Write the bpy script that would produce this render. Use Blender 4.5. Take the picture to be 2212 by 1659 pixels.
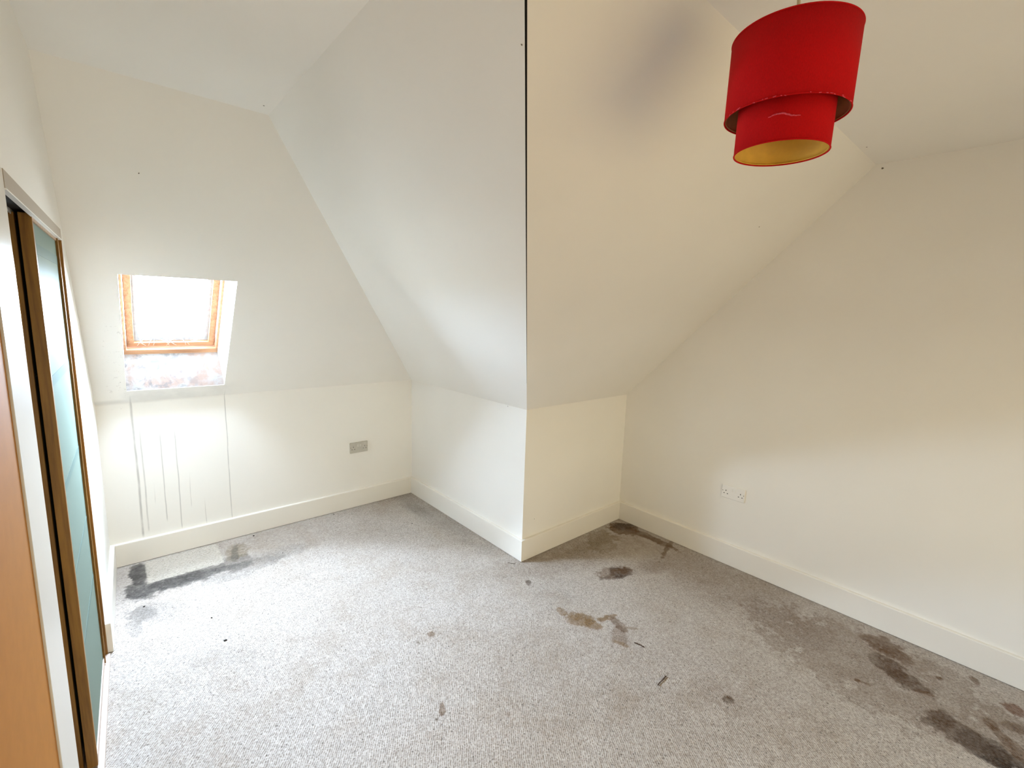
import bpy, bmesh, math, random
import numpy as np
from mathutils import Vector, Matrix

scene = bpy.context.scene
for o in list(bpy.data.objects):
    bpy.data.objects.remove(o)
COL = scene.collection
rng = random.Random(7)

# ------------------------------------------------------------------ camera
CAM = Vector((-1.9322, -2.0578, 1.6))
YAW, PITCH, ROLL, FPX = 0.7195, -0.1523, 0.0313, 997.56
fw = Vector((math.sin(YAW) * math.cos(PITCH), math.cos(YAW) * math.cos(PITCH), math.sin(PITCH)))
rt = Vector((math.cos(YAW), -math.sin(YAW), 0))
up = rt.cross(fw)
rt2 = math.cos(ROLL) * rt + math.sin(ROLL) * up
up2 = -math.sin(ROLL) * rt + math.cos(ROLL) * up
cam_data = bpy.data.cameras.new('camera')
cam = bpy.data.objects.new('camera', cam_data)
COL.objects.link(cam)
cam.matrix_world = Matrix(((rt2.x, up2.x, -fw.x, CAM.x), (rt2.y, up2.y, -fw.y, CAM.y),
                           (rt2.z, up2.z, -fw.z, CAM.z), (0, 0, 0, 1)))
cam_data.sensor_fit = 'HORIZONTAL'
cam_data.sensor_width = 36.0
cam_data.lens = FPX / 2212 * 36.0
cam_data.clip_start = 0.02
scene.camera = cam

# ------------------------------------------------------------------ world, exposure
SKY = (0.65, 0.77, 1.0)       # daylight, zenith
SKY_STRENGTH = 226.0
SKY_HORIZON = 2.6               # horizon brightness, relative to the zenith
GROUND = (0.82, 0.86, 0.90)     # surroundings below the horizon, relative to the zenith
EXPOSURE = 0.0
world = bpy.data.worlds.new('overcast_sky')
scene.world = world
world.use_nodes = True
wt = world.node_tree
bg = wt.nodes['Background']
wco = wt.nodes.new('ShaderNodeTexCoord')
wsep = wt.nodes.new('ShaderNodeSeparateXYZ')
wt.links.new(wco.outputs['Generated'], wsep.inputs[0])
wov = wt.nodes.new('ShaderNodeMapRange')          # hazy sky, brighter towards the horizon
wov.inputs[1].default_value, wov.inputs[2].default_value = 0.0, 1.0
wov.inputs[3].default_value, wov.inputs[4].default_value = SKY_STRENGTH * SKY_HORIZON, SKY_STRENGTH
wt.links.new(wsep.outputs[2], wov.inputs[0])
whz = wt.nodes.new('ShaderNodeMapRange')          # horizon
whz.inputs[1].default_value, whz.inputs[2].default_value = -0.02, 0.02
wt.links.new(wsep.outputs[2], whz.inputs[0])
wmx = wt.nodes.new('ShaderNodeMix')
wmx.data_type = 'RGBA'
wt.links.new(whz.outputs[0], wmx.inputs[0])
wmx.inputs[6].default_value = (*[SKY_STRENGTH * g_ for g_ in GROUND], 1)
wsc = wt.nodes.new('ShaderNodeVectorMath')
wsc.operation = 'SCALE'
wsc.inputs[0].default_value = SKY
wt.links.new(wov.outputs[0], wsc.inputs['Scale'])
wt.links.new(wsc.outputs[0], wmx.inputs[7])
wt.links.new(wmx.outputs[2], bg.inputs['Color'])
bg.inputs['Strength'].default_value = 1.0
vs = scene.view_settings
vs.view_transform = 'Standard'
vs.look = 'None'
vs.exposure = EXPOSURE
vs.gamma = 1.0
vs.use_curve_mapping = False
cy = scene.cycles
cy.max_bounces = 10
cy.diffuse_bounces = 6
cy.adaptive_threshold = 0.02
cy.glossy_bounces = 4
cy.transmission_bounces = 6
cy.transparent_max_bounces = 8
cy.caustics_reflective = False
cy.caustics_refractive = False
cy.use_denoising = True

# ------------------------------------------------------------------ room dimensions (metres)
BL, CL, K, H = 1.4545, 1.0521, 1.006, 2.3944      # alcove depth, recess width, knee height, ceiling
TA, TB, TC = 1.1244, 1.0269, 1.0054               # roof pitches (tangent)
XE, EA = -2.0227, math.tan(0.0284)                # left wall: x at y=BL, skew
YR = -3.45                                        # rear wall
SA, SB, SC = (H - K) / TA, (H - K) / TB, (H - K) / TC
SK = 0.145                                        # skirting height
ST = 0.019


def ex(y, off=0.0):
    return XE + (y - BL) * EA + off


# daylight portals (guide sampling of the sky through the two windows)
NA = Vector((0, TA, 1)).normalized()
SA_UP = Vector((0, -1, TA)).normalized()
WX0, WX1 = -1.879, -1.390                         # skylight opening
WY0, WY1 = 0.818, 1.385
RW = dict(x0=-1.65, x1=0.45, z0=0.60, z1=1.70)   # rear window


def portal(name, loc, normal, sx, sy, upv):
    ld = bpy.data.lights.new(name, 'AREA')
    ld.shape = 'RECTANGLE'
    ld.size, ld.size_y = sx, sy
    ld.cycles.is_portal = True
    ob = bpy.data.objects.new(name, ld)
    COL.objects.link(ob)
    z = -Vector(normal).normalized()
    y = Vector(upv).normalized()
    x = y.cross(z)
    ob.matrix_world = Matrix(((x.x, y.x, z.x, loc[0]), (x.y, y.y, z.y, loc[1]), (x.z, y.z, z.z, loc[2]), (0, 0, 0, 1)))
    return ob


portal('skylight_daylight_portal', Vector((-1.645, 1.174, 1.5465)) + NA * 0.10, -NA, 0.40, 0.62, SA_UP)
portal('rear_daylight_portal', ((RW['x0'] + RW['x1']) / 2, YR - 0.14, (RW['z0'] + RW['z1']) / 2), (0, 1, 0),
       RW['x1'] - RW['x0'], RW['z1'] - RW['z0'], (0, 0, 1))


# ------------------------------------------------------------------ helpers
def tag(o, label=None, cat=None, group=None, kind=None):
    if label: o['label'] = label
    if cat: o['category'] = cat
    if group: o['group'] = group
    if kind: o['kind'] = kind
    return o


def link(name, me, mat=None, parent=None):
    o = bpy.data.objects.new(name, me)
    COL.objects.link(o)
    if mat is not None:
        for m in (mat if isinstance(mat, (list, tuple)) else [mat]):
            me.materials.append(m)
    if parent is not None:
        o.parent = parent
    return o


def empty(name, loc=(0, 0, 0), rot=None):
    o = bpy.data.objects.new(name, None)
    o.empty_display_size = 0.05
    COL.objects.link(o)
    if rot is not None:
        o.matrix_world = Matrix.Translation(loc) @ rot.to_4x4()
    else:
        o.location = loc
    return o


def from_bm(name, bm, mat, parent=None, smooth=False):
    bmesh.ops.recalc_face_normals(bm, faces=bm.faces)
    me = bpy.data.meshes.new(name)
    bm.to_mesh(me)
    bm.free()
    if smooth:
        for p in me.polygons:
            p.use_smooth = True
    return link(name, me, mat, parent)


def box_bm(x0, x1, y0, y1, z0, z1, bevel=0.0, seg=2, bm=None):
    own = bmesh.new()
    vs_ = [own.verts.new((x, y, z)) for x in (x0, x1) for y in (y0, y1) for z in (z0, z1)]
    for f in ((0, 1, 3, 2), (4, 6, 7, 5), (0, 4, 5, 1), (2, 3, 7, 6), (0, 2, 6, 4), (1, 5, 7, 3)):
        own.faces.new([vs_[i] for i in f])
    bmesh.ops.recalc_face_normals(own, faces=own.faces)
    if bevel > 0:
        bmesh.ops.bevel(own, geom=list(own.edges), offset=bevel, segments=seg, affect='EDGES', profile=0.5)
    if bm is None:
        return own
    me = bpy.data.meshes.new('tmp')
    own.to_mesh(me)
    own.free()
    bm.from_mesh(me)
    bpy.data.meshes.remove(me)
    return bm


def box(name, x0, x1, y0, y1, z0, z1, mat, parent=None, bevel=0.0, seg=2):
    return from_bm(name, box_bm(x0, x1, y0, y1, z0, z1, bevel, seg), mat, parent)


def sheet(name, polys, outward, thick, mat, parent=None):
    """Solid panel: inner faces as given, thickness going outwards (away from the room)."""
    out = Vector(outward).normalized() * thick
    keys, verts, faces = {}, [], []

    def vid(p):
        key = tuple(round(c, 5) for c in p)
        if key not in keys:
            keys[key] = len(verts)
            verts.append(Vector(p))
        return keys[key]
    for poly in polys:
        faces.append([vid(p) for p in poly])
    n = len(verts)
    allv = verts + [v + out for v in verts]
    edges = {}
    for f in faces:
        for a, b in zip(f, f[1:] + f[:1]):
            edges.setdefault(frozenset((a, b)), []).append((a, b))
    fs = [list(f) for f in faces] + [[i + n for i in reversed(f)] for f in faces]
    for e, l in edges.items():
        if len(l) == 1:
            a, b = l[0]
            fs.append([b, a, a + n, b + n])
    me = bpy.data.meshes.new(name)
    me.from_pydata([tuple(v) for v in allv], [], fs)
    bm = bmesh.new()
    bm.from_mesh(me)
    bpy.data.meshes.remove(me)
    return from_bm(name, bm, mat, parent)


def prism(name, profile, path_a, path_b, mat, parent=None):
    """profile: list of 3D offsets placed at both ends of a straight run."""
    bm = bmesh.new()
    r = [[bm.verts.new(Vector(p) + Vector(o)) for o in profile] for p in (path_a, path_b)]
    k = len(profile)
    for i in range(k):
        bm.faces.new((r[0][i], r[0][(i + 1) % k], r[1][(i + 1) % k], r[1][i]))
    bm.faces.new(list(reversed(r[0])))
    bm.faces.new(r[1])
    return from_bm(name, bm, mat, parent)


def lathe(name, prof, mat, parent=None, seg=72, close=False, smooth=True):
    bm = bmesh.new()
    rings = []
    for r, z in prof:
        rings.append([bm.verts.new((r * math.cos(2 * math.pi * i / seg), r * math.sin(2 * math.pi * i / seg), z)) for i in range(seg)])
    pairs = list(zip(rings, rings[1:])) + ([(rings[-1], rings[0])] if close else [])
    for a, b in pairs:
        for i in range(seg):
            j = (i + 1) % seg
            bm.faces.new((a[i], a[j], b[j], b[i]))
    if not close:
        for ring in (rings[0], rings[-1]):
            if ring[0].co.xy.length > 1e-4:
                bm.faces.new(ring)
    return from_bm(name, bm, mat, parent, smooth)


def tube_bm(pts, r, seg=8, bm=None):
    bm = bm or bmesh.new()
    rings = []
    for i, p in enumerate(pts):
        p = Vector(p)
        t = (Vector(pts[min(i + 1, len(pts) - 1)]) - Vector(pts[max(i - 1, 0)])).normalized()
        a = t.orthogonal().normalized()
        if rings:
            a = (prev - t * prev.dot(t)).normalized()
        prev = a
        b = t.cross(a)
        rr = r[i] if isinstance(r, (list, tuple)) else r
        rings.append([bm.verts.new(p + rr * (math.cos(2 * math.pi * k / seg) * a + math.sin(2 * math.pi * k / seg) * b)) for k in range(seg)])
    for A, B in zip(rings, rings[1:]):
        for k in range(seg):
            bm.faces.new((A[k], A[(k + 1) % seg], B[(k + 1) % seg], B[k]))
    bm.faces.new(rings[0])
    bm.faces.new(rings[-1])
    return bm


# ------------------------------------------------------------------ material helpers
class N:
    """thin wrapper to write node graphs compactly"""
    def __init__(self, name):
        self.mat = bpy.data.materials.new(name)
        self.mat.use_nodes = True
        self.t = self.mat.node_tree
        self.b = self.t.nodes['Principled BSDF']
        self.out = self.t.nodes['Material Output']

    def node(self, typ, **kw):
        n = self.t.nodes.new(typ)
        for k_, v in kw.items():
            setattr(n, k_, v)
        return n

    def put(self, sock, v):
        if isinstance(v, bpy.types.NodeSocket):
            self.t.links.new(v, sock)
        elif v is not None:
            if hasattr(sock, 'default_value') and isinstance(v, (tuple, list)) and len(v) == 3 and sock.type == 'RGBA':
                v = (*v, 1)
            sock.default_value = v

    def math(self, op, a, b=None, c=None, clamp=False):
        n = self.node('ShaderNodeMath', operation=op, use_clamp=clamp)
        for i, v in enumerate((a, b, c)):
            if v is not None:
                self.put(n.inputs[i], v)
        return n.outputs[0]

    def vmath(self, op, a, b=None, scale=None):
        n = self.node('ShaderNodeVectorMath', operation=op)
        self.put(n.inputs[0], a)
        if b is not None:
            self.put(n.inputs[1], b)
        if scale is not None:
            self.put(n.inputs['Scale'], scale)
        return n.outputs['Value'] if op in ('DOT_PRODUCT', 'LENGTH', 'DISTANCE') else n.outputs[0]

    def mix(self, fac, a, b, blend='MIX'):
        n = self.node('ShaderNodeMix', data_type='RGBA', blend_type=blend)
        self.put(n.inputs[0], fac)
        self.put(n.inputs[6], a)
        self.put(n.inputs[7], b)
        return n.outputs[2]

    def pos(self):
        return self.node('ShaderNodeNewGeometry').outputs['Position']

    def objco(self):
        return self.node('ShaderNodeTexCoord').outputs['Object']

    def sep(self, v):
        n = self.node('ShaderNodeSeparateXYZ')
        self.put(n.inputs[0], v)
        return n.outputs

    def noise(self, vec, scale, detail=3, rough=0.55, dist=0.0):
        n = self.node('ShaderNodeTexNoise')
        self.put(n.inputs['Vector'], vec)
        n.inputs['Scale'].default_value = scale
        n.inputs['Detail'].default_value = detail
        n.inputs['Roughness'].default_value = rough
        n.inputs['Distortion'].default_value = dist
        return n.outputs['Fac'], n.outputs['Color']

    def ramp(self, v, lo, hi, a=0.0, b=1.0, smooth=True):
        n = self.node('ShaderNodeMapRange')
        n.interpolation_type = 'SMOOTHSTEP' if smooth else 'LINEAR'
        self.put(n.inputs[0], v)
        for i, x in enumerate((lo, hi, a, b)):
            self.put(n.inputs[i + 1], x)
        return n.outputs[0]

    def bump(self, height, strength, dist):
        n = self.node('ShaderNodeBump')
        n.inputs['Strength'].default_value = strength
        n.inputs['Distance'].default_value = dist
        self.put(n.inputs['Height'], height)
        self.put(self.b.inputs['Normal'], n.outputs[0])

    def set(self, **kw):
        names = dict(color='Base Color', rough='Roughness', metal='Metallic', spec='Specular IOR Level',
                     trans='Transmission Weight', ior='IOR', sheen='Sheen Weight', coat='Coat Weight')
        for k_, v in kw.items():
            self.put(self.b.inputs[names[k_]], v)
        return self.mat


PAINT = (0.86, 0.83, 0.77)


def paint_mat(name, color=PAINT, rough=0.75, extra=None):
    n = N(name)
    p = n.pos()
    f, _ = n.noise(p, 2.2, 1, 0.6)
    col = n.mix(f, tuple(c * 0.96 for c in color), tuple(min(1, c * 1.02) for c in color))
    if extra:
        col = extra(n, p, col)
    return n.set(color=col, rough=rough, spec=0.25)


M = {}
M['paint'] = paint_mat('magnolia_wall_paint')


def alcove_marks(n, p, col):
    """water runs, tide line and mildew on the wall and slope below the roof window"""
    x, y, z = n.sep(p)
    wob, _ = n.noise(p, 5, 2, 0.5)
    wob = n.math('MULTIPLY', n.math('SUBTRACT', wob, 0.5), 0.012)
    xx = n.math('ADD', x, wob)
    br, _ = n.noise(p, 7, 3, 0.6)
    total = None
    for x0, z0, z1, w, s in ((-1.863, 0.16, 1.10, .0085, .50), (-1.834, .19, .88, .006, .40), (-1.739, .23, .86, .0045, .42),
                             (-1.665, .16, .86, .0045, .42), (-1.607, .29, .52, .004, .22), (-1.533, .15, .34, .004, .30),
                             (-1.383, .15, 1.08, .0045, .46), (-1.79, .36, .50, .004, .15), (-1.743, 1.02, 1.075, .004, .35),
                             (-1.732, 1.02, 1.075, .004, .3), (-1.80, 1.0, 1.07, .008, .15), (-1.668, 1.0, 1.06, .005, .25)):
        d = n.math('ABSOLUTE', n.math('SUBTRACT', xx, x0))
        m = n.ramp(d, w, w * 0.15)
        m = n.math('MULTIPLY', m, n.ramp(z, z0 - .02, z0 + .02))
        m = n.math('MULTIPLY', m, n.ramp(z, z1 + .01, z1 - .12))
        m = n.math('MULTIPLY', m, n.math('MULTIPLY', n.ramp(br, .25, .6, .45, 1.0), s))
        total = m if total is None else n.math('MAXIMUM', total, m)
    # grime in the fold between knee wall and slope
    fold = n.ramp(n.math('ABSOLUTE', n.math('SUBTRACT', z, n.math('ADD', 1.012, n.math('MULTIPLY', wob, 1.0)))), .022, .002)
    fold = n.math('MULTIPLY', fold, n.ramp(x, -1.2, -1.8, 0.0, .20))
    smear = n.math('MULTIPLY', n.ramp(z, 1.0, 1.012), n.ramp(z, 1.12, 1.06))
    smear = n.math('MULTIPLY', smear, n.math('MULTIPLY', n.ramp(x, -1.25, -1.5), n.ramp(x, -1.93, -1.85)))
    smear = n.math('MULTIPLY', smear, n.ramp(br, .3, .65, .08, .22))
    # mildew speckle along the left side of the opening
    sp, _ = n.noise(p, 38, 4, 0.7)
    mil = n.math('MULTIPLY', n.ramp(sp, .60, .70), n.math('MULTIPLY', n.ramp(x, -1.98, -1.93), n.ramp(x, -1.86, -1.885)))
    mil = n.math('MULTIPLY', mil, n.math('MULTIPLY', n.ramp(z, .9, 1.05), n.ramp(z, 1.6, 1.3, 0, .5)))
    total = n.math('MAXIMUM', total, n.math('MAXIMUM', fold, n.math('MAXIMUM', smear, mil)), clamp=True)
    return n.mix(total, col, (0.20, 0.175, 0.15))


M['paint_alcove'] = paint_mat('magnolia_paint_with_water_runs', PAINT, 0.7, alcove_marks)
M['trim'] = paint_mat('off_white_gloss_trim', (0.84, 0.80, 0.725), 0.38)
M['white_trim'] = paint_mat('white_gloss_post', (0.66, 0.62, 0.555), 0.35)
M['head_trim'] = paint_mat('shaded_head_board', (0.42, 0.35, 0.27), 0.5)  # darker beige stands in for the shade on the head board


def plain(name, color, rough=0.5, metal=0.0, spec=0.4, noise=0.0, scale=60):
    n = N(name)
    col = color
    if noise:
        f, _ = n.noise(n.objco(), scale, 3)
        col = n.mix(n.ramp(f, .3, .7), tuple(c * (1 - noise) for c in color), color)
    return n.set(color=col, rough=rough, metal=metal, spec=spec)


def wood(name, a, b, axis=2, rough=0.45):
    n = N(name)
    p = n.pos()
    sc = [55, 55, 55]
    sc[axis] = 3.0
    v = n.vmath('MULTIPLY', p, tuple(sc))
    f, _ = n.noise(v, 1.0, 5, 0.6, 0.6)
    g, _ = n.noise(v, 4.0, 3, 0.6)
    t = n.ramp(n.math('ADD', n.math('MULTIPLY', f, .75), n.math('MULTIPLY', g, .25)), .32, .68)
    n.bump(f, 0.2, 0.001)
    return n.set(color=n.mix(t, a, b), rough=rough, spec=0.4)


M['door_wood'] = wood('varnished_oak', (0.19, 0.085, 0.014), (0.34, 0.165, 0.03))
M['tan_wood'] = plain('tan_veneer', (0.42, 0.175, 0.03), 0.75, spec=.1, noise=.06, scale=25)
M['pine'] = wood('orange_pine', (0.33, 0.15, 0.07), (0.52, 0.29, 0.155), 0)
M['pine_up'] = wood('orange_pine_upright', (0.33, 0.15, 0.07), (0.52, 0.29, 0.155), 2)
M['track'] = plain('pale_worn_track', (0.62, 0.50, 0.42), 0.5, noise=.15)
M['alu'] = plain('white_track_lip', (0.85, 0.84, 0.80), 0.35)
M['gasket'] = plain('pale_glazing_seal', (0.62, 0.68, 0.74), 0.5, noise=.2)
M['void'] = plain('dark_cavity', (0.012, 0.009, 0.007), 0.9)
M['dark'] = plain('black_hole', (0.008, 0.007, 0.006), 0.8)
M['dust_dark'] = plain('dark_debris', (0.035, 0.025, 0.018), 0.9, noise=.4, scale=300)
M['twig'] = plain('dry_twig', (0.075, 0.042, 0.024), 0.9, noise=.4, scale=300)
M['closet'] = plain('closet_lining', (0.16, 0.13, 0.10), 0.8)


def frosted(name, color, rough):
    n = N(name)
    f, _ = n.noise(n.pos(), 180, 2)
    n.bump(f, 0.06, 0.001)
    return n.set(color=color, rough=rough, spec=0.08, ior=1.15)


M['frost'] = frosted('frosted_glass', (0.19, 0.235, 0.195), 0.6)
M['band'] = frosted('clear_glass_band', (0.15, 0.20, 0.175), 0.5)


def clear_glass(name, tint=(0.94, 0.97, 0.96)):
    n = N(name)
    tr = n.node('ShaderNodeBsdfTransparent')
    tr.inputs[0].default_value = (*tint, 1)
    gl = n.node('ShaderNodeBsdfGlossy')
    gl.inputs['Roughness'].default_value = 0.05
    fr = n.node('ShaderNodeFresnel')
    fr.inputs[0].default_value = 1.45
    mx = n.node('ShaderNodeMixShader')
    n.put(mx.inputs[0], n.math('MULTIPLY', fr.outputs[0], 0.6))
    n.t.links.new(tr.outputs[0], mx.inputs[1])
    n.t.links.new(gl.outputs[0], mx.inputs[2])
    n.t.links.new(mx.outputs[0], n.out.inputs[0])
    return n.mat


M['glass'] = clear_glass('window_glass')


def light_filter(name, tint, sheet_col):
    n = N(name)
    tr = n.node('ShaderNodeBsdfTransparent')
    tr.inputs[0].default_value = (*tint, 1)
    df = n.node('ShaderNodeBsdfDiffuse')
    df.inputs[0].default_value = (*sheet_col, 1)
    mx = n.node('ShaderNodeMixShader')
    mx.inputs[0].default_value = 0.35
    n.t.links.new(tr.outputs[0], mx.inputs[1])
    n.t.links.new(df.outputs[0], mx.inputs[2])
    n.t.links.new(mx.outputs[0], n.out.inputs[0])
    return n.mat


M['light_filter'] = light_filter('ochre_light_filter', (0.035, 0.0243, 0.0122), (0.55, 0.40, 0.22))  # filter colour that warms and dims the rear daylight


def fabric(name, col, scale=900, rough=0.85):
    n = N(name)
    p = n.objco()
    x, y, z = n.sep(p)
    f, _ = n.noise(n.vmath('MULTIPLY', p, (1, 1, .25)), scale, 2)
    g, _ = n.noise(p, 11, 3)
    c = n.mix(n.ramp(f, .3, .7), tuple(v * .8 for v in col), col)
    c = n.mix(n.ramp(g, .35, .7, 0, .18), c, tuple(v * .7 for v in col))
    n.bump(f, .2, .001)
    n.set(color=c, rough=rough, spec=.12, sheen=.05)
    n.b.inputs['Sheen Tint'].default_value = (*[min(1, v * 2) for v in col], 1)
    return n.mat


M['red'] = fabric('red_felt_shade', (0.56, 0.004, 0.006))
M['red_frayed'] = plain('pink_frayed_edge', (0.85, 0.10, 0.15), .9, noise=.4, scale=400)
M['gold'] = plain('gold_lining', (0.74, 0.42, 0.045), .55, noise=.12, scale=30)
M['brown_lining'] = plain('brown_lining', (0.34, 0.15, 0.03), .6, noise=.2, scale=40)
M['cord'] = plain('beige_flex', (0.62, 0.52, 0.36), .5)
M['plastic'] = plain('white_plastic', (0.86, 0.83, 0.775), .3)
M['plastic_grey'] = plain('grey_socket_plate', (0.50, 0.465, 0.395), .4, noise=.08, scale=40)
M['rocker_grey'] = plain('grubby_rocker', (0.60, 0.57, 0.51), .35)
M['screw'] = plain('dull_screw', (0.25, 0.17, 0.10), .4, .7)
M['metal'] = plain('steel_wire', (0.5, 0.48, 0.45), .3, 1.0)
STAINS=[
('grey', -1.904, 1.3, 19.31, -0.82, -1.94, -6.74, 0.86),
('grey', -1.89, 1.053, 10.34, -0.17, -2.24, -8.28, 0.8),
('grey', -1.719, 1.063, 7.39, 0.31, -1.28, -10.76, 0.8),
('grey', -1.594, 1.077, 9.46, -0.21, -0.62, -12.17, 0.69),
('grey', -1.449, 1.084, 9.89, -1.79, -0.85, -9.62, 0.69),
('olive', -1.403, 1.235, 14.44, -2.69, 0.65, -7.7, 0.46),
('grey', -1.195, 1.029, 5.12, -0.47, -0.16, -12.02, 0.35),
('grey', -1.859, 0.796, 8.67, -0.56, -3.66, -8.15, 0.3),
('grey', -1.501, 0.929, 6.99, -1.21, -3.56, -14.69, 0.35),
('grey', -0.149, 1.106, 7.87, -4.44, -14.59, -4.49, 0.3),
('brown', 0.925, -0.134, 3.61, -7.7, -7.74, -4.41, 0.97),
('brown', 0.957, -0.344, 1.98, -4.28, -22.92, -0.09, 0.86),
('brown', 0.9, -0.521, 14.53, -44.35, -1.71, -13.69, 0.69),
('olive', 0.637, -0.16, -5.62, 3.8, -0.99, -7.34, 0.52),
('olive', 0.366, -0.148, 3.69, -2.06, -1.46, -14.43, 0.3),
('dark', 0.404, -0.483, 7.03, -12.21, -9.77, -7.97, 0.97),
('dark', 0.311, -0.496, 5.2, -10.08, -18.52, -29.23, 0.57),
('brown', 0.321, -0.445, 8.53, -11.07, -8.4, -10.75, 0.49),
('ochre', -0.182, -0.529, 11.19, -25.95, -49.37, 1.85, 0.86),
('ochre', -0.149, -0.639, 6.1, -10.97, -14.3, -8.04, 0.86),
('ochre', -0.127, -0.699, 11.97, -14.65, -26.59, -9.65, 0.8),
('ochre', -0.032, -0.717, 11.56, -10.35, -13.48, -38.29, 0.8),
('brown', -0.026, -0.794, 2.03, -14.61, 34.65, -8.01, 0.69),
('brown', -0.092, -0.845, 12.84, -17.62, -13.0, -2.23, 0.42),
('ochre', -0.135, -0.882, 13.13, -18.09, -56.97, -22.85, 0.57),
('ochre', 0.006, -0.852, 15.2, -22.01, -68.39, -58.38, 0.46),
('brown', 0.906, -1.716, -0.62, -12.73, -12.64, -0.41, 0.69),
('dark', 0.747, -1.783, -0.99, -12.61, -11.88, 3.75, 0.75),
('dark', 0.696, -1.857, -0.99, -11.62, -16.08, 0.91, 0.75),
('brown', 0.866, -1.779, -1.17, -13.52, -17.73, 2.05, 0.69),
('brown', 0.667, -1.92, -1.46, -28.6, -59.76, -20.15, 0.69),
('brown', 0.517, -1.709, 14.11, -64.04, -43.91, -27.16, 0.86),
('brown', 0.524, -1.738, 10.2, -48.97, -96.81, -17.05, 0.52),
('brown', 0.835, -1.948, 8.92, -78.75, -85.76, -16.36, 0.92),
('brown', 0.95, -2.056, -8.0, -41.1, -38.05, 30.92, 0.8),
('dark', 0.53, -1.979, -1.23, -21.84, -13.62, -4.53, 0.8),
('dark', 0.519, -2.044, -1.81, -12.26, -14.34, 2.52, 0.86),
('black', 0.488, -2.119, -2.95, -12.53, -12.97, 4.1, 0.97),
('black', 0.487, -2.18, -3.37, -16.88, -16.7, -0.4, 0.97),
('brown', 0.67, -2.124, -7.19, -36.43, -28.59, 16.2, 0.75),
('brown', 0.624, -2.156, -5.42, -22.86, -29.34, 31.69, 0.69),
('brown', 0.575, -2.197, -4.99, -19.89, -20.49, 20.97, 0.8),
('brown', 0.725, -2.193, -3.89, -23.98, -31.09, -6.87, 0.69),
('rust', 0.859, -2.182, -3.61, -21.23, -20.94, 2.78, 0.75),
('dark', -0.053, -1.378, 2.42, -45.39, -39.7, -7.46, 0.97),
('brown', -1.027, -0.657, 57.67, -28.83, -3.43, -29.16, 0.75),
('dark', -1.067, -0.68, 67.07, -41.55, -19.66, -98.47, 0.69),
('brown', -0.827, -0.244, 46.86, -28.35, -30.89, -38.67, 0.86),
('dark', -0.907, -0.256, 98.28, -55.93, -146.91, -94.14, 0.92),
('brown', -0.833, -0.841, 45.25, -38.57, -58.06, -71.34, 0.52),
('dark', -0.137, -0.214, 37.49, -34.89, -21.28, -27.12, 0.69),
('brown', 0.797, -0.959, 0.05, -1.94, -3.82, 0.45, 0.31),
('brown', 0.669, -1.724, -0.27, -1.66, -3.42, 0.15, 0.42),
('tan', -0.904, -0.933, 2.16, -1.86, -3.66, -4.48, 0.25),
('brown', 0.344, -0.155, 1.64, -0.58, -1.14, -5.08, 0.28),
('grey', -0.114, 0.948, 1.15, -1.34, -9.14, -0.42, 0.3),
('brown', -0.233, -1.102, 0.15, -1.33, -2.13, -1.12, 0.17),
('grey', -1.652, 0.217, 6.09, -0.99, -6.03, -10.79, 0.14),
('grey', -0.076, -0.364, 4.27, -4.42, -4.44, -3.18, 0.12),
('brown', 0.601, -0.582, 2.41, -8.93, -9.02, -6.42, 0.35),
('brown', -0.057, -1.343, 2.07, -8.58, -10.64, -1.99, 0.21),
('mould', -1.905, 1.282, 21.18, -0.9, -1.93, -7.8, 0.8),
('mould', -1.914, 1.072, 13.22, 0.01, -3.71, -10.64, 0.8),
('mould', -1.763, 1.062, 9.78, 0.95, -1.42, -14.37, 0.75),
('mould', -1.629, 1.06, 10.86, 0.35, -0.59, -17.31, 0.6),
('mould', -1.915, 0.826, 15.64, -0.71, -6.49, -13.28, 0.45),
('grey', -1.947, 0.706, 31.2, -1.14, -9.17, -11.5, 0.4),
('mould', -1.417, 1.216, 37.93, -6.94, 0.54, -8.63, 0.5),
('grey', -1.325, 0.994, 6.36, -1.42, -1.97, -13.72, 0.4),
('mould', -1.458, 1.036, 8.92, -1.61, -7.58, -27.13, 0.5),
('black', 0.951, -0.115, 5.2, -12.28, -13.31, -9.28, 0.7),
('brown', 0.434, -0.486, 8.8, -15.24, -13.2, -11.61, 0.6),
]
STAIN_COL = dict(grey=(0.115, 0.104, 0.092), olive=(0.20, 0.15, 0.075), brown=(0.118, 0.056, 0.016), dark=(0.060, 0.030, 0.011),
                 black=(0.030, 0.016, 0.007), ochre=(0.20, 0.115, 0.04), rust=(0.16, 0.065, 0.028), tan=(0.30, 0.22, 0.15), mould=(0.055, 0.050, 0.045))


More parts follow.
